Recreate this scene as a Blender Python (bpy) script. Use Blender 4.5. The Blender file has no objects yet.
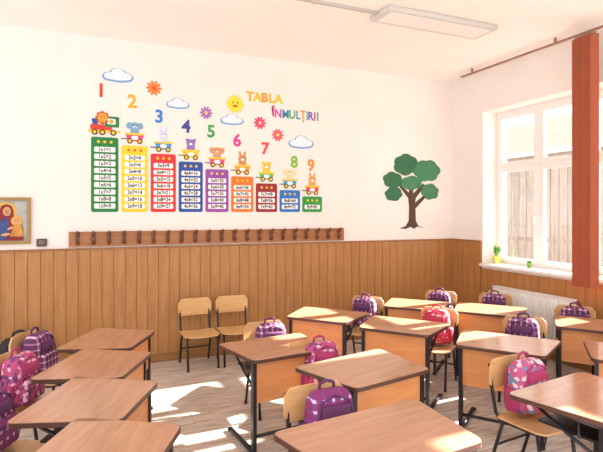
import bpy, bmesh, math, random
from mathutils import Vector, Matrix
random.seed(4)
scene=bpy.context.scene
scene.view_settings.view_transform='Standard'
PI=math.pi
def lin(c):
    o=[]
    for v in c:
        v=v/255.0
        o.append(v/12.92 if v<=0.04045 else ((v+0.055)/1.055)**2.4)
    return (o[0],o[1],o[2],1)
MATS={}
def mat(name,col,rough=0.5,metal=0.0,noise=0.0,nscale=8,bump=0.0):
    if name in MATS: return MATS[name]
    m=bpy.data.materials.new(name); m.use_nodes=True
    nt=m.node_tree; b=nt.nodes['Principled BSDF']
    b.inputs['Base Color'].default_value=lin(col); b.inputs['Roughness'].default_value=rough
    b.inputs['Metallic'].default_value=metal
    tc=nt.nodes.new('ShaderNodeTexCoord'); n=nt.nodes.new('ShaderNodeTexNoise')
    n.inputs['Scale'].default_value=nscale; n.inputs['Detail'].default_value=3
    nt.links.new(tc.outputs['Object'],n.inputs['Vector'])
    r=nt.nodes.new('ShaderNodeValToRGB')
    k=max(noise,0.015)
    c=lin(col)
    r.color_ramp.elements[0].position=0.3; r.color_ramp.elements[1].position=0.7
    r.color_ramp.elements[0].color=tuple(min(1,x*(1-k)) for x in c[:3])+(1,)
    r.color_ramp.elements[1].color=tuple(min(1,x*(1+k)) for x in c[:3])+(1,)
    nt.links.new(n.outputs['Fac'],r.inputs['Fac']); nt.links.new(r.outputs['Color'],b.inputs['Base Color'])
    if bump:
        bp=nt.nodes.new('ShaderNodeBump'); bp.inputs['Strength'].default_value=bump; bp.inputs['Distance'].default_value=0.01
        nt.links.new(n.outputs['Fac'],bp.inputs['Height']); nt.links.new(bp.outputs['Normal'],b.inputs['Normal'])
    MATS[name]=m
    return m
def wood(name,c1,c2,rough=0.35,stretch=(1,12,12),scale=3.0):
    m=bpy.data.materials.new(name); m.use_nodes=True
    nt=m.node_tree; b=nt.nodes['Principled BSDF']; b.inputs['Roughness'].default_value=rough
    tc=nt.nodes.new('ShaderNodeTexCoord'); mp=nt.nodes.new('ShaderNodeMapping'); mp.inputs['Scale'].default_value=stretch
    n=nt.nodes.new('ShaderNodeTexNoise'); n.inputs['Scale'].default_value=scale; n.inputs['Detail'].default_value=6; n.inputs['Distortion'].default_value=0.6
    r=nt.nodes.new('ShaderNodeValToRGB'); r.color_ramp.elements[0].position=0.3; r.color_ramp.elements[1].position=0.72
    r.color_ramp.elements[0].color=lin(c1); r.color_ramp.elements[1].color=lin(c2)
    L=nt.links.new
    L(tc.outputs['Object'],mp.inputs['Vector']); L(mp.outputs['Vector'],n.inputs['Vector']); L(n.outputs['Fac'],r.inputs['Fac']); L(r.outputs['Color'],b.inputs['Base Color'])
    MATS[name]=m; return m

class MB:
    def __init__(s): s.v=[];s.f=[];s.m=[];s.sm=[];s.mats=[];s.cnt=0
    def mi(s,m):
        if m not in s.mats: s.mats.append(m)
        return s.mats.index(m)
    def add(s,vs,fs,m,smooth=False,M=None):
        o=len(s.v); k=s.mi(m)
        for p in vs:
            p=Vector(p)
            if M is not None: p=M@p
            s.v.append(tuple(p))
        for f in fs:
            s.f.append([i+o for i in f]); s.m.append(k); s.sm.append(smooth)
    def box(s,c,d,m,M=None):
        x,y,z=c; a,b,e=d[0]/2,d[1]/2,d[2]/2
        vs=[(x+i*a,y+j*b,z+k*e) for i in(-1,1) for j in(-1,1) for k in(-1,1)]
        fs=[(0,1,3,2),(4,6,7,5),(0,4,5,1),(2,3,7,6),(0,2,6,4),(1,5,7,3)]
        s.add(vs,fs,m,False,M)
    def rbox(s,c,d,r,m,seg=2,M=None,fn=None,smooth=True):
        bm=bmesh.new(); bmesh.ops.create_cube(bm,size=1)
        for v in bm.verts: v.co=Vector((v.co.x*d[0],v.co.y*d[1],v.co.z*d[2]))
        bmesh.ops.bevel(bm,geom=bm.edges[:],offset=r,segments=seg,profile=0.5,affect='EDGES',clamp_overlap=True)
        vs=[]
        for v in bm.verts:
            p=v.co.copy()
            if fn: p=fn(p)
            vs.append(p+Vector(c))
        bm.verts.index_update()
        fs=[[v.index for v in f.verts] for f in bm.faces]
        bm.free(); s.add(vs,fs,m,smooth,M)
    def prism(s,pts,z0,z1,m,M=None,axis='z',smooth=False):
        n=len(pts)
        if axis=='z': vs=[(p[0],p[1],z0) for p in pts]+[(p[0],p[1],z1) for p in pts]
        else:   # wall plane, sticks out to -Y; each cut-out gets its own film thickness
            z1=z1+.00006*(s.cnt%14); s.cnt+=1
            vs=[(p[0],-z0,p[1]) for p in pts]+[(p[0],-z1,p[1]) for p in pts]
        fs=[list(range(n))[::-1],list(range(n,2*n))]+[(i,(i+1)%n,(i+1)%n+n,i+n) for i in range(n)]
        s.add(vs,fs,m,smooth,M)
    def tube(s,pts,r,m,seg=8,M=None,closed=False):
        pts=[Vector(p) for p in pts]; n=len(pts); rings=[]; prev=None
        for i,p in enumerate(pts):
            if closed: t=(pts[(i+1)%n]-pts[i-1]).normalized()
            elif i==0: t=(pts[1]-p).normalized()
            elif i==n-1: t=(p-pts[-2]).normalized()
            else: t=((pts[i+1]-p).normalized()+(p-pts[i-1]).normalized()).normalized()
            if prev is None:
                a=Vector((0,0,1)) if abs(t.z)<0.9 else Vector((1,0,0))
                u=t.cross(a).normalized()
            else: u=(prev-t*prev.dot(t)).normalized()
            prev=u; w=t.cross(u)
            rings.append([p+(u*math.cos(2*PI*k/seg)+w*math.sin(2*PI*k/seg))*r for k in range(seg)])
        vs=[q for R in rings for q in R]; fs=[]
        for i in range(n if closed else n-1):
            j=(i+1)%n
            for k in range(seg): fs.append((i*seg+k,i*seg+(k+1)%seg,j*seg+(k+1)%seg,j*seg+k))
        if not closed: fs.append(list(range(seg))[::-1]); fs.append([(n-1)*seg+k for k in range(seg)])
        s.add(vs,fs,m,True,M)
    def ell(s,c,d,m,M=None,u=14,w=9):
        bm=bmesh.new(); bmesh.ops.create_uvsphere(bm,u_segments=u,v_segments=w,radius=1)
        bm.verts.index_update()
        vs=[(c[0]+v.co.x*d[0],c[1]+v.co.y*d[1],c[2]+v.co.z*d[2]) for v in bm.verts]
        fs=[[v.index for v in f.verts] for f in bm.faces]; bm.free(); s.add(vs,fs,m,True,M)
    def disc(s,u,v,ru,rv,d0,d1,m,n=24,ang=0):
        ca,sa=math.cos(ang),math.sin(ang); pts=[]
        for k in range(n):
            a=2*PI*k/n; x,y=ru*math.cos(a),rv*math.sin(a); pts.append((u+x*ca-y*sa,v+x*sa+y*ca))
        s.prism(pts,d0,d1,m,axis='w')
    def text(s,body,u,v,size,d0,m,ls=1.0,bold=0.0,sx=1.0):
        cu=bpy.data.curves.new('tmp','FONT'); cu.body=body; cu.size=size; cu.align_x='CENTER'; cu.align_y='CENTER'
        cu.space_line=ls; cu.offset=bold; cu.resolution_u=3; cu.extrude=0.001
        ob=bpy.data.objects.new('tmp',cu); scene.collection.objects.link(ob)
        bpy.context.view_layer.update()
        dg=bpy.context.evaluated_depsgraph_get(); me=ob.evaluated_get(dg).to_mesh()
        vs=[(u+p.co.x*sx,-d0-p.co.z-0.001,v+p.co.y) for p in me.vertices]; fs=[list(p.vertices) for p in me.polygons]
        s.add(vs,fs,m); bpy.data.objects.remove(ob); bpy.data.curves.remove(cu)
    def mesh(s,name):
        me=bpy.data.meshes.new(name); me.from_pydata(s.v,[],s.f)
        for m in s.mats: me.materials.append(m)
        me.polygons.foreach_set('material_index',s.m); me.polygons.foreach_set('use_smooth',s.sm); me.update()
        bm=bmesh.new(); bm.from_mesh(me); bmesh.ops.recalc_face_normals(bm,faces=bm.faces[:]); bm.to_mesh(me); bm.free()
        return me
def place(name,me,loc=(0,0,0),rz=0.0,bevel=0.0,sc=1.0):
    if isinstance(me,MB): me=me.mesh(name)
    o=bpy.data.objects.new(name,me); scene.collection.objects.link(o); o.location=loc; o.rotation_euler=(0,0,rz)
    o.scale=(sc,1,1)
    if bevel:
        b=o.modifiers.new('bev','BEVEL'); b.width=bevel; b.segments=2; b.limit_method='ANGLE'
    return o

# ------------------------------------------------ dims
YW=5.516; XW=4.636; HC=3.39; X0=-3.2; Y0=-1.6
WALL=mat('wall_plaster',(241,233,228),0.85,noise=0.02,nscale=3)
CEIL=mat('ceiling_paint',(250,245,240),0.9,noise=0.01,nscale=2)
WHITE=mat('white_paint',(245,244,242),0.4)
WAIN=wood('wainscot_wood',(164,113,62),(184,131,76),0.45,(14,14,1.2),2.5)
WAINT=wood('trim_wood',(142,96,52),(164,114,66),0.45,(1,12,12),2.5)

# floor material
def floor_mat():
    m=bpy.data.materials.new('laminate_floor'); m.use_nodes=True; nt=m.node_tree; b=nt.nodes['Principled BSDF']; L=nt.links.new
    tc=nt.nodes.new('ShaderNodeTexCoord'); br=nt.nodes.new('ShaderNodeTexBrick')
    br.offset=0.37; br.inputs['Scale'].default_value=1.0; br.inputs['Brick Width'].default_value=1.2; br.inputs['Row Height'].default_value=0.19
    br.inputs['Mortar Size'].default_value=0.0025; br.inputs['Bias'].default_value=0.0
    br.inputs['Color1'].default_value=lin((218,204,192)); br.inputs['Color2'].default_value=lin((188,171,157)); br.inputs['Mortar'].default_value=lin((130,110,98))
    L(tc.outputs['Object'],br.inputs['Vector'])
    mp=nt.nodes.new('ShaderNodeMapping'); mp.inputs['Scale'].default_value=(1.2,12,1); n=nt.nodes.new('ShaderNodeTexNoise'); n.inputs['Scale'].default_value=3; n.inputs['Detail'].default_value=8; n.inputs['Distortion'].default_value=1.0
    L(tc.outputs['Object'],mp.inputs['Vector']); L(mp.outputs['Vector'],n.inputs['Vector'])
    r=nt.nodes.new('ShaderNodeValToRGB'); r.color_ramp.elements[0].position=0.32; r.color_ramp.elements[0].color=lin((162,140,124)); r.color_ramp.elements[1].position=0.62; r.color_ramp.elements[1].color=lin((238,228,219))
    L(n.outputs['Fac'],r.inputs['Fac'])
    mx=nt.nodes.new('ShaderNodeMix'); mx.data_type='RGBA'; mx.inputs['Factor'].default_value=0.55
    L(br.outputs['Color'],mx.inputs['A']); L(r.outputs['Color'],mx.inputs['B']); L(mx.outputs['Result'],b.inputs['Base Color'])
    b.inputs['Roughness'].default_value=0.24
    return m
mb=MB(); mb.box(((X0+5.04)/2,(Y0+YW+.2)/2,-0.05),(5.04-X0,YW+.2-Y0,0.1),floor_mat()); place('floor',mb)
mb=MB(); mb.box(((X0+5.04)/2,(Y0+YW+.2)/2,HC+0.05),(5.04-X0,YW+.2-Y0,0.1),CEIL); place('ceiling',mb)
mb=MB(); mb.box(((X0+XW)/2,YW+0.1,HC/2),(XW-X0,0.2,HC),WALL); place('wall_back',mb)
# right wall with openings
WZ0,WZ1=0.93,2.87
WIN=[(2.95,4.93),(0.0,1.98)]
mb=MB(); xc=(XW+5.04)/2; xt=5.04-XW
mb.box((xc,(Y0+YW+.2)/2,WZ0/2),(xt,YW+.2-Y0,WZ0),WALL)
mb.box((xc,(Y0+YW+.2)/2,(WZ1+HC)/2),(xt,YW+.2-Y0,HC-WZ1),WALL)
for a,b in [(4.93,YW+.2),(1.98,2.95),(Y0,0.0)]:
    mb.box((xc,(a+b)/2,(WZ0+WZ1)/2),(xt,b-a,WZ1-WZ0),WALL)
place('wall_right',mb)
# wainscot
def planks(along,a,b,fixed,h,name,n0=0.112):
    mb=MB(); n=int(round((b-a)/n0)); p=(b-a)/n
    for i in range(n):
        c=a+p*(i+.5)
        if along=='x': mb.box((c,fixed-0.009,(h+.09)/2),(p-0.005,0.018,h-.09),WAIN)
        else: mb.box((fixed-0.009,c,(h+.09)/2),(0.018,p-0.005,h-.09),WAIN)
    if along=='x': mb.box(((a+b)/2,fixed-0.004,(h+.09)/2),(b-a,0.008,h-.09),WAINT)
    else: mb.box((fixed-0.004,(a+b)/2,(h+.09)/2),(0.008,b-a,h-.09),WAINT)
    return mb
HW=1.235
place('trim_1',planks('x',X0,XW-0.02,YW,HW-.02,'t'))
mb=MB(); mb.box(((X0+XW)/2-.01,YW-0.014,HW-0.009),(XW-X0-.02,0.028,0.02),WAINT); place('trim_2',mb,bevel=.004)
mb=MB(); mb.box(((X0+XW)/2-.01,YW-0.013,0.045),(XW-X0-.02,0.026,0.09),WAINT); place('baseboard_back',mb,bevel=.004)
mb=planks('y',4.95,YW-.02,XW,HW-.02,'t'); mb.box((XW-0.014,(4.95+YW-.03)/2,HW-0.009),(0.028,YW-.03-4.95,0.02),WAINT); place('trim_3',mb)
place('trim_4',planks('y',2.93,4.945,XW,WZ0-.045,'t'))
mb=planks('y',2.0,2.925,XW,HW-.02,'t'); mb.box((XW-0.014,2.4625,HW-0.009),(0.028,.925,0.02),WAINT); place('trim_5',mb)
place('trim_6',planks('y',Y0,1.98,XW,WZ0-.045,'t'))
mb=MB(); mb.box((XW-0.013,(Y0+YW-.03)/2,0.045),(0.026,YW-.03-Y0,0.09),WAINT); place('baseboard_right',mb,bevel=.004)
# windows
def glass_mat():
    m=bpy.data.materials.new('window_glass'); m.use_nodes=True; nt=m.node_tree; nt.nodes.clear()
    o=nt.nodes.new('ShaderNodeOutputMaterial'); t=nt.nodes.new('ShaderNodeBsdfTransparent'); g=nt.nodes.new('ShaderNodeBsdfGlossy'); g.inputs['Roughness'].default_value=0.02
    mx=nt.nodes.new('ShaderNodeMixShader'); mx.inputs['Fac'].default_value=0.05
    nt.links.new(t.outputs[0],mx.inputs[1]); nt.links.new(g.outputs[0],mx.inputs[2]); nt.links.new(mx.outputs[0],o.inputs['Surface']); return m
GLASS=glass_mat()
FR=mat('window_frame_white',(240,239,237),0.35)
for wi,(a,b) in enumerate(WIN):
    mb=MB(); x=4.9
    def bar(y0,y1,z0,z1,t=0.06,xx=x): mb.box((xx,(y0+y1)/2,(z0+z1)/2),(t,y1-y0,z1-z0),FR)
    bar(a,b,WZ0,WZ0+.06); bar(a,b,WZ1-.06,WZ1); bar(a,a+.06,WZ0+.06,WZ1-.06); bar(b-.06,b,WZ0+.06,WZ1-.06)
    bar(a+.06,b-.06,2.14,2.19,.058)
    w=(b-a)/3
    for k in (1,2): bar(a+w*k-.03,a+w*k+.03,WZ0+.06,WZ1-.06,.066)
    for k in range(3):
        y0=a+w*k+(.06 if k==0 else .03); y1=a+w*(k+1)-(.06 if k==2 else .03)
        for z0,z1 in((WZ0+.06,2.14),(2.19,WZ1-.06)):
            bar(y0+.04,y1-.04,z0,z0+.04,.05,x-.016); bar(y0+.04,y1-.04,z1-.04,z1,.05,x-.016); bar(y0,y0+.04,z0,z1,.05,x-.018); bar(y1-.04,y1,z0,z1,.05,x-.018)
            mb.box((x-.01,(y0+y1)/2,(z0+z1)/2),(.006,y1-y0-.07,z1-z0-.07),GLASS)
        mb.box((x-.055,y0+.02,1.5),(.03,.02,.11),WHITE)
    mb.rbox((4.715,(a+b)/2,WZ0+.004),(.30,b-a-.004,.036),.008,WHITE)
    place('window_%d'%(wi+1),mb)

# ------------------------------------------------ outside
HB=wood('neighbour_boards',(170,154,142),(200,186,176),0.8,(1,10,1),1.0)
ROOF=mat('roof_tile',(170,138,122),0.8,noise=.15,nscale=4)
mb=MB()
for i in range(60): mb.box((13,1.5+i*0.3,1.3),(0.12,0.27,4.6),HB)
mb.add([(12.4,1,3.4),(12.4,20,3.4),(15.5,20,5.0),(15.5,1,5.0)],[(0,1,2,3)],ROOF)
mb.box((12.4,10.5,3.38),(.12,19,.14),WHITE)
place('neighbour_house',mb)
mb=MB(); mb.box((11.6,9,-1.05),(13.2,30,.1),mat('yard_ground',(190,180,165),.9,noise=.1)); place('yard_ground',mb)
mb=MB()
FE=mat('fence_slats',(156,142,132),.8,noise=.1)
for i in range(46): mb.box((9,3+i*.24,.2),(.03,.07,2.3),FE)
for z in (-.4,1.0): mb.box((9.04,8.5,z),(.04,11.2,.08),FE)
place('garden_fence',mb)

# ------------------------------------------------ wall stickers
YS_=YW-.0015
WS=mat('sticker_white',(252,252,250),.5)
BLK=mat('sticker_black',(40,36,40),.5)
def SC(n,c): return mat('sticker_'+n,c,.5)
cols=[('green',(0,124,56)),('yellow',(244,194,4)),('red',(206,16,30)),('blue',(18,72,160)),('purple',(144,68,164)),('orange',(234,116,12)),('darkred',(150,10,36)),('sky',(24,112,194)),('lime',(30,148,56))]
def rrect(u0,v0,u1,v1,r,n=4):
    pts=[]
    for cx,cy,a0 in((u1-r,v1-r,0),(u0+r,v1-r,90),(u0+r,v0+r,180),(u1-r,v0+r,270)):
        for k in range(n+1):
            a=math.radians(a0+90*k/n); pts.append((cx+r*math.cos(a),cy+r*math.sin(a)))
    return pts
def star(u,v,R,m,mb,d=.004,n=5):
    pts=[]
    for k in range(2*n):
        a=PI/2+k*PI/n; r=R if k%2==0 else R*.45; pts.append((u+r*math.cos(a),v+r*math.sin(a)))
    mb.prism(pts,.002,d,m,axis='w')
rowp=.0725; pw=.262
tops=[]
for k,(nm,c) in enumerate(cols):
    x=.045+k*.2925+pw/2; rows=9-k; h=rows*rowp+.115; tops.append((x,h))
    mb=MB(); mb.prism(rrect(-pw/2,0,pw/2,h,.02),0,.003,SC(nm,c),axis='w')
    for r in range(rows):
        v=h-.10-rowp*(r+.5)+.01
        mb.prism(rrect(-pw/2+.03,v-.026,pw/2-.03,v+.026,.012,3),.003,.005,WS,axis='w')
        mb.text('%dx%d=%d'%(k+1,k+1+r,(k+1)*(k+1+r)),0,v,.056,.006,BLK,bold=.0014,sx=.86)
    for i in range(3): star(-.06+.06*i,h-.048,.02,SC('yellow' if nm!='yellow' else 'red',(248,205,30) if nm!='yellow' else (215,35,45)),mb,.005)
    place('times_table_poster',mb,(x,YS_,1.6))
# digits
digs=[('1',.14,2.84,(215,60,50)),('2',.443,2.753,(245,175,30)),('3',.717,2.616,(50,130,205)),('4',1.003,2.529,(55,60,150)),('5',1.279,2.492,(60,160,80)),('6',1.577,2.408,(220,50,150)),('7',1.914,2.333,(225,70,60)),('8',2.28,2.19,(120,185,60)),('9',2.5,2.16,(240,140,40))]
for i,(t,x,z,c) in enumerate(digs):
    mb=MB(); mb.text(t,0,0,.19,0,SC('digit'+t,c),bold=.006); place('number_sticker',mb,(x,YS_,z))
# train cars
bodyc=[(215,50,45),(225,60,120),(60,150,205),(240,190,40),(225,70,130),(245,150,40),(90,180,90),(60,160,210),(220,60,60)]
headc=[(240,160,50),(120,165,200),(205,215,240),(150,110,190),(215,150,110),(205,140,85),(245,200,60),(235,215,170),(235,160,80)]
for k in range(9):
    x,h=tops[k]; s=1.08 if k else 1.15
    mb=MB(); B=SC('car%d'%k,bodyc[k]); Hd=SC('animal%d'%k,headc[k]); YL=SC('yellow',(248,205,30))
    if k==0:
        mb.prism(rrect(-.12,.035,.06,.10,.012),0,.003,B,axis='w')
        mb.prism(rrect(.0,.08,.12,.175,.01),0,.003,SC('green',(0,140,70)),axis='w')
        mb.prism(rrect(.02,.105,.09,.155,.01),.003,.0045,WS,axis='w')
        mb.prism([(-.10,.10),(-.06,.10),(-.05,.15),(-.11,.15)],0,.003,SC('blue',(35,90,175)),axis='w')
        mb.prism([(-.14,.03),(.13,.03),(.13,.05),(-.14,.05)],.003,.004,YL,axis='w')
        for q in range(8):
            a=2*PI*q/8; mb.disc(-.02+.042*math.cos(a),.16+.042*math.sin(a),.018,.018,.001,.004,SC('mane',(190,90,30)),n=12)
        mb.disc(-.02,.16,.04,.04,.003,.006,Hd); mb.disc(0.055,.13,.02,.02,.0045,.006,Hd)
        for e in(-.034,-.006): mb.disc(e,.168,.005,.006,.006,.008,BLK,n=10)
        wh=[-.085,-.02,.07]
    else:
        mb.prism([(-.085,.1),(-.065,.03),(.065,.03),(.085,.1)],0,.004,B,axis='w')
        mb.prism([(-.09,.09),(.09,.09),(.09,.108),(-.09,.108)],.004,.006,YL,axis='w')
        mb.prism([(-.125,.045),(-.07,.045),(-.07,.055),(-.125,.055)],0,.002,BLK,axis='w')
        mb.disc(0,.13,.042,.05,0,.003,Hd)
        mb.disc(0,.175,.045,.04,.001,.0045,Hd)
        if k%3==1: mb.disc(-.05,.18,.03,.032,0,.003,Hd); mb.disc(.05,.18,.03,.032,0,.003,Hd); mb.prism([(-.01,.17),(.01,.17),(.012,.125),(-.004,.125)],.0045,.007,Hd,axis='w')
        elif k%3==2: mb.disc(-.025,.225,.012,.03,0,.003,Hd,ang=.2); mb.disc(.025,.225,.012,.03,0,.003,Hd,ang=-.2)
        else: mb.disc(-.035,.205,.017,.017,0,.003,Hd); mb.disc(.035,.205,.017,.017,0,.003,Hd)
        mb.disc(0,.165,.018,.012,.0045,.0065,WS)
        for e in(-.015,.015): mb.disc(e,.182,.005,.006,.0045,.0065,BLK,n=10)
        mb.prism(rrect(-.03,.045,.03,.08,.01,3),.004,.006,WS,axis='w')
        wh=[-.045,.045]
    for w in wh:
        mb.disc(w,.03,.026,.026,.004,.007,BLK,n=16); mb.disc(w,.03,.015,.015,.007,.009,YL,n=12)
    for v in range(len(mb.v)): mb.v[v]=tuple(a*s for a in mb.v[v])
    place('animal_train_sticker',mb,(x,YS_,1.6+h+.015))
# clouds, flowers, sun
LB=SC('lightblue',(120,165,212)); CW=SC('cloudwhite',(226,236,246))
for x,z,w in((.303,3.01,.27),(.914,2.773,.22),(1.518,2.643,.24),(2.37,2.43,.29)):
    mb=MB()
    for m,off,d in((LB,-.03,.002),(CW,0,.004)):
        g=0 if m is CW else .12
        for u,v,a,b in((-.3,-.02,.2,.13),(0,.07,.26,.22),(.28,0,.22,.14),(0,-.07,.42,.1)):
            mb.disc(u*w,(v+off)*w,(a+g*.6)*w,(b+g*.4)*w,0,d,m)
    place('cloud_sticker',mb,(x,YS_,z))
for x,z,r,c,c2 in((.664,2.92,.085,(242,130,45),(225,70,60)),(1.222,2.70,.075,(165,110,190),(245,210,80)),(1.85,2.632,.078,(230,60,100),(250,200,210)),(2.07,2.506,.078,(235,90,110),(250,225,90))):
    mb=MB(); P=mat('petal_%d'%int(x*100),c,.5)
    for k in range(10):
        a=2*PI*k/10; mb.disc(math.cos(a)*r*.62,math.sin(a)*r*.62,r*.36,r*.17,0,.003,P,n=12,ang=a)
    mb.disc(0,0,r*.42,r*.42,.001,.004,P); mb.disc(0,0,r*.25,r*.25,.004,.006,mat('core_%d'%int(x*100),c2,.5))
    place('flower_sticker',mb,(x,YS_,z))
mb=MB(); YS=SC('sun',(252,222,50))
for k in range(14):
    a=2*PI*k/14; mb.disc(math.cos(a)*.085,math.sin(a)*.085,.022,.014,0,.002,SC('sunray',(245,215,70)),n=8,ang=a)
mb.disc(0,0,.08,.08,0,.004,YS)
for e in(-.025,.025): mb.disc(e,.015,.008,.012,.004,.006,BLK,n=10)
mb.disc(0,-.025,.03,.012,.004,.006,SC('red',(215,35,45)),n=14)
place('sun_sticker',mb,(1.553,YS_,2.827))
lc=[(240,176,30),(244,196,20),(236,150,40),(242,186,24),(228,196,40)]
mb=MB()
for i,ch in enumerate('TABLA'): mb.text(ch,(i-2)*.087,0,.145,0,SC('tl%d'%i,lc[i]),bold=.006)
place('title_lettering_tabla',mb,(1.905,YS_,2.925))
lc=[(206,60,150),(216,70,160),(60,160,200),(70,170,90),(60,150,210),(240,160,40),(80,180,180),(110,90,180),(190,70,160),(50,150,120)]
mb=MB(); us=[-.285,-.225,-.13,-.045,.03,.095,.15,.195,.25,.29]
for i,ch in enumerate('ÎNMULŢIRII'): mb.text(ch,us[i],0 if i else .012,.14,0,SC('ml%d'%i,lc[i]),bold=.004,sx=.85)
place('title_lettering_inmultirii',mb,(2.30,YS_,2.755))
# tree
mb=MB(); TB=mat('tree_trunk_brown',(84,60,44),.7,noise=.1); TG=mat('tree_leaf_green',(48,108,72),.7,noise=.08); TG2=mat('tree_leaf_green2',(66,130,88),.7,noise=.08)
tr=[(-.20,0),(-.10,.03),(-.05,.10),(-.045,.28),(-.06,.40),(-.20,.55),(-.17,.57),(-.05,.47),(-.02,.62),(.01,.62),(.02,.46),(.18,.60),(.21,.57),(.06,.40),(.05,.34),(.22,.46),(.24,.43),(.055,.26),(.06,.10),(.10,.03),(.20,.0),(.08,.02),(.03,-.01),(-.02,.02),(-.10,-.01)]
mb.prism(tr,0,.004,TB,axis='w')
def blob(u,v,a,b,m,d,ph):
    pts=[]
    for k in range(72):
        t=2*PI*k/72; r=1+.13*abs(math.sin(3*t+ph))-.05+.04*math.sin(2*t+ph); pts.append((u+a*r*math.cos(t),v+b*r*math.sin(t)))
    mb.prism(pts,0,d,m,axis='w')
for i,(u,v,a,b) in enumerate(((-.10,.84,.18,.135),(.24,.77,.20,.145),(-.30,.63,.14,.105),(.29,.49,.14,.10),(-.29,.45,.13,.085),(-.01,.60,.16,.09))):
    blob(u,v,a,b,TG if i%2==0 else TG2,.006+.001*i,i*1.3)
place('tree_sticker',mb,(3.97,YS_,1.385))

# coat rack
RW=wood('coat_rack_wood',(152,96,52),(178,118,68),.4,(1,12,12),3)
RK=mat('hook_wood_dark',(112,66,36),.35)
mb=MB(); mb.box((0,-.011,.075),(3.10,.022,.15),RW)
for i in range(21):
    x=-1.47+i*.147
    mb.rbox((x,-.028,.082),(.042,.014,.125),.006,RK)
    mb.tube([(x,-.03,.11),(x,-.065,.11),(x,-.095,.135)],.011,RK); mb.ell((x,-.098,.144),(.021,.021,.018),RK,u=10,w=6)
    mb.tube([(x,-.03,.045),(x,-.06,.035),(x,-.08,.055)],.010,RK); mb.ell((x,-.082,.060),(.016,.016,.014),RK,u=10,w=6)
place('coat_rack',mb,(1.39,YW-.001,1.25))
# icon picture
mb=MB(); GO=mat('frame_gold',(150,118,70),.35,.4); 
w,h=.36,.45
for c,d in(((0,-.012,h/2-.015),(w,.024,.03)),((0,-.012,-h/2+.015),(w,.024,.03)),((-w/2+.015,-.012,0),(.03,.024,h-.06)),((w/2-.015,-.012,0),(.03,.024,h-.06))): mb.box(c,d,GO)
mb.box((0,-.006,0),(w-.06,.01,h-.06),mat('icon_ground',(170,172,168),.6,noise=.25))
SK=mat('icon_skin',(205,150,112),.6); HA=mat('icon_halo',(220,168,66),.4); RO=mat('icon_robe',(134,26,30),.6,noise=.3); BL=mat('icon_blue',(44,70,130),.6,noise=.3); DR=mat('icon_dark',(50,28,30),.6)
mb.disc(-.025,.095,.085,.085,.011,.013,HA)
# mantle: covers the head and falls over the shoulders
mb.prism([(-.15,-.19),(.12,-.19),(.115,-.06),(.085,-.01),(.035,.035),(.035,.10),(.015,.145),(-.025,.16),(-.065,.145),(-.085,.10),(-.09,.04),(-.13,0),(-.15,-.05)],.011,.015,RO,axis='w')
mb.disc(-.02,.09,.034,.045,.015,.018,SK)
for e in(-.032,-.010): mb.disc(e,.098,.006,.003,.019,.0205,DR,n=8)
mb.prism([(-.022,.095),(-.018,.095),(-.016,.078),(-.025,.078)],.019,.0205,DR,axis='w'); mb.disc(-.02,.068,.009,.003,.019,.0205,RO,n=8)
mb.prism([(-.12,-.18),(-.03,-.18),(.0,-.09),(-.015,.03),(-.045,.03),(-.09,-.04)],.015,.0175,BL,axis='w')
mb.disc(.062,.0,.048,.048,.015,.0178,HA); mb.disc(.062,0,.026,.031,.0188,.0206,SK)
for e in(.053,.071): mb.disc(e,.005,.004,.003,.0213,.0225,DR,n=8)
mb.prism([(.005,-.15),(.12,-.15),(.105,-.05),(.075,-.03),(.04,-.035)],.0165,.019,mat('icon_ochre',(200,140,60),.6,noise=.3),axis='w')
mb.disc(.01,-.07,.03,.012,.02,.0225,SK,ang=.5); mb.disc(-.03,-.13,.04,.014,.02,.0225,SK,ang=.15)
place('religious_icon_picture',mb,(-.675,YW-.001,1.515))
mb=MB(); mb.rbox((0,-.012,0),(.09,.024,.075),.006,mat('switch_dark',(70,62,58),.4)); mb.rbox((0,-.026,0),(.05,.006,.045),.002,mat('switch_key',(110,100,92),.4)); place('light_switch',mb,(-.40,YW-.001,1.30))

# ceiling lamp
mb=MB(); mb.rbox((0,0,-.024),(1.22,.31,.048),.010,mat('lamp_housing',(206,204,200),.4))
mb.box((0,0,-.049),(1.12,.23,.006),mat('lamp_diffuser',(240,240,238),.5))
place('ceiling_lamp',mb,(3.0,3.80,HC-.001),bevel=0)
mb=MB(); mb.box((0,0,-.012),(3.6,.03,.024),mat('conduit_grey',(190,186,180),.5)); 
for i in range(8): mb.box((-1.7+i*.48,0,-.014),(.03,.04,.028),MATS['conduit_grey'])
place('cable_conduit',mb,(.58,3.83,HC-.001))
# curtain rail + blinds
CR=mat('curtain_terracotta',(170,86,56),.75,noise=.05,nscale=20)
mb=MB(); RB=mat('rail_brown',(150,110,88),.5)
mb.box((0,0,0),(.022,4.2,.018),RB)
for y in(-1.9,-.6,.7,1.9): mb.box((0,y,.03),(.02,.02,.05),RB)
place('curtain_rail',mb,(4.42,2.98,3.33))
mb=MB()
for i in range(9):
    M=Matrix.Translation((0,-.10+i*.024,0))@Matrix.Rotation(math.radians(48+6*math.sin(i*2)),4,'Z')
    mb.box((0,0,-1.22),(.006,.075,2.40),CR,M); mb.box((0,0,-.015),(.016,.03,.03),RB,M); mb.box((0,0,-2.425),(.010,.077,.02),CR,M)
place('vertical_blind_curtain',mb,(4.42,3.35,3.31))
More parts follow.
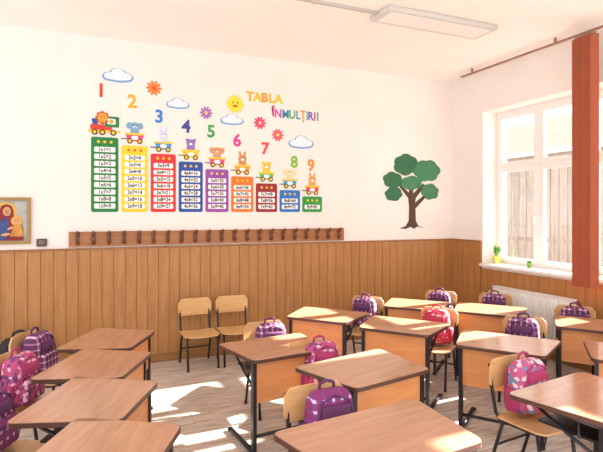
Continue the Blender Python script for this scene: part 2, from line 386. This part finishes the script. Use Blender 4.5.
# radiator
mb=MB(); WR=mat('radiator_white',(238,236,232),.4)
mb.rbox((0,0,.28),(.07,1.08,.50),.012,WR)
for i in range(26): mb.rbox((-.038,-.5+i*.04,.28),(.012,.024,.44),.005,WR)
mb.box((0,0,.535),(.085,1.08,.014),WR)
mb.tube([(0,.55,.09),(0,.60,.09),(0,.60,-.17)],.012,WR); mb.tube([(0,.53,.45),(0,.585,.45)],.014,WR); mb.ell((0,.60,.45),(.022,.03,.022),WR)
for y in(-.4,.4): mb.box((.05,y,.28),(.04,.03,.3),WR)
place('radiator',mb,(4.545,4.10,.17))
# plants
PG=mat('plant_leaf',(90,150,60),.5,noise=.2); PT=mat('pot_yellow',(225,205,90),.5); PT2=mat('pot_green',(150,190,80),.5)
def plant(pm,n,hh,seed,ps=1.0):
    random.seed(seed); mb=MB(); pr=[(.0,0),(.035,0),(.05,.08),(.055,.08),(.055,.095),(.045,.095),(.043,.08),(0,.08)]
    vs=[];fs=[];S=16
    for r,z in pr:
        for k in range(S): vs.append((ps*r*math.cos(2*PI*k/S),ps*r*math.sin(2*PI*k/S),ps*z))
    for i in range(len(pr)-1):
        for k in range(S): fs.append((i*S+k,i*S+(k+1)%S,(i+1)*S+(k+1)%S,(i+1)*S+k))
    mb.add(vs,fs,pm,True)
    for i in range(n):
        a=random.uniform(0,2*PI); l=random.uniform(.5,1)*hh; o=random.uniform(.02,.075)
        d=Vector((math.cos(a),math.sin(a),0)); s=Vector((-d.y,d.x,0))*.012; b=Vector((0,0,.08*ps))
        p=[b-s*.5,b+s*.5,b+d*o*.5+Vector((0,0,l*.7))+s,b+d*o*.5+Vector((0,0,l*.7))-s,b+d*o+Vector((0,0,l))]
        mb.add(p,[(0,1,2,3),(3,2,4)],PG)
    return mb
place('potted_plant',plant(PT2,10,.035,1,.6),(4.72,4.28,WZ0+.023)); place('potted_plant',plant(PT,34,.16,3),(4.74,4.80,WZ0+.023))

# ------------------------------------------------ furniture
TOP=wood('desk_top_laminate',(174,126,98),(194,146,116),0.16,(2,14,2),2.0)
PAN=wood('desk_panel_laminate',(206,134,80),(218,150,94),0.4,(2,14,14),2.0)
PLY=wood('chair_plywood',(208,162,108),(224,182,128),0.4,(2,12,12),2.0)
EDG=mat('edge_band_dark',(84,54,44),.4)
MET=mat('frame_dark_metal',(48,44,50),.35,.5)
HD=.64
def rpoly(pts,r,n=4):
    out=[];N=len(pts)
    for i in range(N):
        p=Vector(pts[i]); a=(Vector(pts[i-1])-p).normalized(); b=(Vector(pts[(i+1)%N])-p).normalized()
        s=p+a*r; e=p+b*r
        for k in range(n+1):
            t=k/n; out.append(tuple(s*(1-t)**2+p*2*t*(1-t)+e*t*t))
    return out
def desk():
    mb=MB(); P=rpoly([(-.33,.26),(-.27,-.26),(.27,-.26),(.33,.26)],.045)
    mb.prism(P,HD-.024,HD-.002,EDG)
    Q=rpoly([(-.326,.256),(-.267,-.256),(.267,-.256),(.326,.256)],.045)
    mb.prism(Q,HD-.002,HD,TOP)
    mb.box((0,-.20,HD-.165),(.50,.016,.27),PAN)
    mb.box((0,.0,HD-.13),(.44,.30,.012),MET)          # book shelf tray
    for s in(-1,1):
        x=.245*s
        mb.tube([(x,-.23,.018),(x,.22,.018)],.016,MET)
        mb.box((x,-.20,.33),(.024,.04,HD-.05),MET) 
        mb.tube([(x,-.20,HD-.04),(x,.20,HD-.04)],.013,MET)
        mb.tube([(x,-.20,HD-.2),(x,-.03,HD-.13),(x,.15,HD-.04)],.009,MET)
        for y in(-.23,.22): mb.ell((x,y,.016),(.022,.022,.016),MET,u=10,w=6)
        mb.tube([(x,-.08,HD-.13),(x,-.08,HD-.04)],.006,MET)
    mb.tube([(-.245,-.20,.12),(.245,-.20,.12)],.012,MET)
    return mb.mesh('desk')
def curved(mb,w,h,t,c,bend,m,axis='back'):
    N=10;vs=[];fs=[]
    cols_=[]
    for i in range(N+1):
        u=-w/2+w*i/N; e=min(u+w/2,w/2-u); r=.045
        dv=0 if e>=r else r-math.sqrt(max(0,r*r-(r-e)**2))
        cols_.append((u,-h/2+dv,h/2-dv))
    for u,v0,v1 in cols_:
        b=bend*(1-(2*u/w)**2)
        for vv in(v0,v1):
            for s in(0,t):
                if axis=='back': vs.append((c[0]+u,c[1]+b+s,c[2]+vv))
                else: vs.append((c[0]+u,c[1]+vv,c[2]-b-s))
    for i in range(N):
        a=i*4;b=a+4
        fs+= [(a,a+2,b+2,b),(a+1,b+1,b+3,a+3),(a+2,a+3,b+3,b+2),(a,b,b+1,a+1)]
    fs+=[(0,1,3,2),(N*4,N*4+2,N*4+3,N*4+1)]
    mb.add(vs,fs,m,False)
def chair():
    mb=MB()
    curved(mb,.36,.34,.012,(0,-.01,.352),.012,PLY,'seat')
    curved(mb,.36,.18,.012,(0,.175,.585),.02,PLY,'back')
    for s in(-1,1):
        x=.155*s
        mb.tube([(x,-.17,.013),(x,-.15,.20),(x,-.13,.325),(x,.12,.325),(x,.155,.36),(x,.185,.50),(x,.20,.65)],.011,MET)
        mb.tube([(x,.20,.013),(x,.14,.20),(x,.10,.325)],.011,MET)
        mb.ell((x,-.17,.012),(.015,.015,.012),MET,u=8,w=5); mb.ell((x,.20,.012),(.015,.015,.012),MET,u=8,w=5)
    mb.tube([(-.155,-.13,.322),(.155,-.13,.322)],.009,MET); mb.tube([(-.155,.10,.322),(.155,.10,.322)],.009,MET)
    mb.tube([(-.155,.155,.16),(.155,.155,.16)],.008,MET)
    return mb.mesh('chair')
def fabric(name,base,c2,c3,kind,scale):
    m=bpy.data.materials.new(name); m.use_nodes=True; nt=m.node_tree; b=nt.nodes['Principled BSDF']; L=nt.links.new
    b.inputs['Roughness'].default_value=.75
    tc=nt.nodes.new('ShaderNodeTexCoord')
    r=nt.nodes.new('ShaderNodeValToRGB'); r.color_ramp.interpolation='CONSTANT'
    if kind=='plaid':
        sp=nt.nodes.new('ShaderNodeSeparateXYZ'); L(tc.outputs['Object'],sp.inputs[0])
        def stripe(out):
            a=nt.nodes.new('ShaderNodeMath'); a.operation='MULTIPLY'; a.inputs[1].default_value=scale; L(out,a.inputs[0])
            f=nt.nodes.new('ShaderNodeMath'); f.operation='FRACT'; L(a.outputs[0],f.inputs[0])
            g=nt.nodes.new('ShaderNodeMath'); g.operation='GREATER_THAN'; g.inputs[1].default_value=.7; L(f.outputs[0],g.inputs[0]); return g
        g1=stripe(sp.outputs['X']); g2=stripe(sp.outputs['Z'])
        ad=nt.nodes.new('ShaderNodeMath'); ad.operation='ADD'; L(g1.outputs[0],ad.inputs[0]); L(g2.outputs[0],ad.inputs[1])
        h=nt.nodes.new('ShaderNodeMath'); h.operation='MULTIPLY'; h.inputs[1].default_value=.45; L(ad.outputs[0],h.inputs[0]); fac=h.outputs[0]
    else:
        v=nt.nodes.new('ShaderNodeTexVoronoi'); v.inputs['Scale'].default_value=scale; L(tc.outputs['Object'],v.inputs['Vector'])
        sp=nt.nodes.new('ShaderNodeSeparateColor'); L(v.outputs['Color'],sp.inputs[0]); fac=sp.outputs[0]
    L(fac,r.inputs['Fac'])
    r.color_ramp.elements[0].color=lin(base); r.color_ramp.elements[0].position=0
    r.color_ramp.elements[1].color=lin(c2); r.color_ramp.elements[1].position=.4 if kind=='plaid' else .5
    e=r.color_ramp.elements.new(.8); e.color=lin(c3)
    L(r.outputs['Color'],b.inputs['Base Color']); return m
F_PUR=fabric('fabric_purple_plaid',(92,40,80),(160,104,148),(228,196,218),'plaid',22)
F_MAG=fabric('fabric_magenta_plaid',(134,42,102),(116,62,130),(232,180,214),'plaid',20)
F_PINK=fabric('fabric_pink_print',(182,72,120),(104,52,112),(232,184,210),'vor',44)
F_RED=fabric('fabric_red_print',(196,48,74),(216,84,108),(245,205,205),'vor',44)
F_TEAL=fabric('fabric_multi_print',(190,84,132),(112,130,170),(238,205,216),'vor',40)
SOL={'p':mat('trim_purple',(92,40,90),.7),'k':mat('trim_pink',(168,50,104),.7),'r':mat('trim_red',(190,40,70),.7),'d':mat('trim_dark',(40,34,46),.7)}
def backpack(F,T,name):
    mb=MB()
    def tap(p):
        k=(p.z+.17)/.34; s=1-.16*max(0,k-.35)/.65
        return Vector((p.x*s,p.y*(1-.25*max(0,k-.3)),p.z))
    mb.rbox((0,0,.17),(.28,.15,.32),.062,F,4,fn=tap)
    mb.rbox((0,-.082,.11),(.22,.06,.15),.027,F,3)
    mb.rbox((0,-.069,.24),(.17,.03,.065),.014,T,2)
    for s in(-1,1): mb.rbox((s*.137,0,.10),(.045,.09,.14),.02,T,3)
    mb.tube([(-.10,-.072,.07),(-.103,-.076,.19),(-.082,-.068,.285),(0,-.056,.318),(.082,-.068,.285),(.103,-.076,.19),(.10,-.072,.07)],.006,T,6)
    mb.tube([(-.09,-.113,.165),(0,-.116,.172),(.09,-.113,.165)],.005,T,6)
    mb.tube([(-.045,.03,.318),(-.04,.03,.353),(0,.03,.366),(.04,.03,.353),(.045,.03,.318)],.009,T,8)
    for s in(-1,1): mb.tube([(s*.05,.055,.305),(s*.08,.078,.26),(s*.095,.082,.16),(s*.115,.065,.05)],.010,T,8)
    return mb.mesh(name)
DK=desk(); CH=chair()
BP={'u':backpack(F_PUR,SOL['p'],'backpack_purple'),'k':backpack(F_PINK,SOL['k'],'backpack_pink'),'r':backpack(F_RED,SOL['r'],'backpack_red'),'t':backpack(F_TEAL,SOL['k'],'backpack_teal'),
 'm':backpack(F_MAG,SOL['p'],'backpack_magenta'),'d':backpack(mat('fabric_black',(40,36,40),.8,noise=.2),SOL['d'],'backpack_black')}
R=math.radians
desks=[(1.175,1.84,6,1.26),(1.59,2.69,12,1.12),(1.25,3.37,6,1.06),
 (2.07,4.22,-50,1.08),(3.16,4.33,-50,1.0),(2.47,3.57,-52,1.1),(3.66,3.82,-52,1.05),(2.84,2.80,-54,1.1),(4.00,2.95,-54,1),(3.42,2.18,-54,1.05),(2.43,1.80,8,1.08),
 (.03,2.80,64,1),(.07,3.43,64,1),(.17,4.07,64,1),(.05,2.16,64,1)]
for x,y,a,sc in desks: place('school_desk',DK,(x,y,0),R(a),sc=sc)
# x, y, heading, bag, bag sideways offset on the seat
chairs=[(1.13,2.25,2,'m',.03),(1.49,3.11,6,'k',.04),(1.38,3.82,0,'u',.02),
 (2.69,4.62,-50,'u',0),(3.68,4.62,-50,'u',0),(2.98,3.80,-55,'r',0),(4.12,4.22,-50,'u',0),(3.42,3.18,-54,'u',0),(4.28,3.34,-50,'u',0),(3.86,2.52,-54,'u',0),(2.50,2.23,6,'t',.03),
 (-.40,2.96,64,'m',0),(-.34,3.62,64,'k',.03),(-.27,4.26,64,'u',0),(-.38,2.32,64,'t',0)]
for x,y,a,b,off in chairs:
    place('school_chair',CH,(x,y,0),R(a))
    o=place('backpack_'+{'u':'purple','k':'pink','r':'red','t':'multicolour','m':'magenta'}[b],BP[b],(0,0,0),R(a))
    d=Matrix.Rotation(R(a),3,'Z')@Vector((off,.072,0))
    o.location=(x+d.x,y+d.y,.354)
for x,y,a in((1.08,5.20,3),(1.47,5.20,-2)): place('school_chair',CH,(x,y,0),R(a))
o=place('backpack_black',BP['d'],(-.56,5.28,0.001),R(8)); o.scale=(1.35,1.2,1.35)

# ------------------------------------------------ light
w=bpy.data.worlds.new('World'); scene.world=w; w.use_nodes=True; nt=w.node_tree
bg=nt.nodes['Background']; bg.inputs['Color'].default_value=(0.995,0.985,0.985,1); bg.inputs['Strength'].default_value=2.25
s=bpy.data.lights.new('sun','SUN'); s.energy=42; s.angle=R(.8); s.color=(1,.95,.88)
so=bpy.data.objects.new('sun',s); scene.collection.objects.link(so)
d=Vector((-.84,-.04,-.5)); so.rotation_euler=d.to_track_quat('-Z','Y').to_euler()
c=bpy.data.cameras.new('camera'); c.lens=29.85; c.sensor_width=36; c.shift_y=-14/603; c.clip_start=.05
co=bpy.data.objects.new('camera',c); scene.collection.objects.link(co); co.location=(0,0,1.6); co.rotation_euler=(PI/2,0,R(-23.3)); scene.camera=co
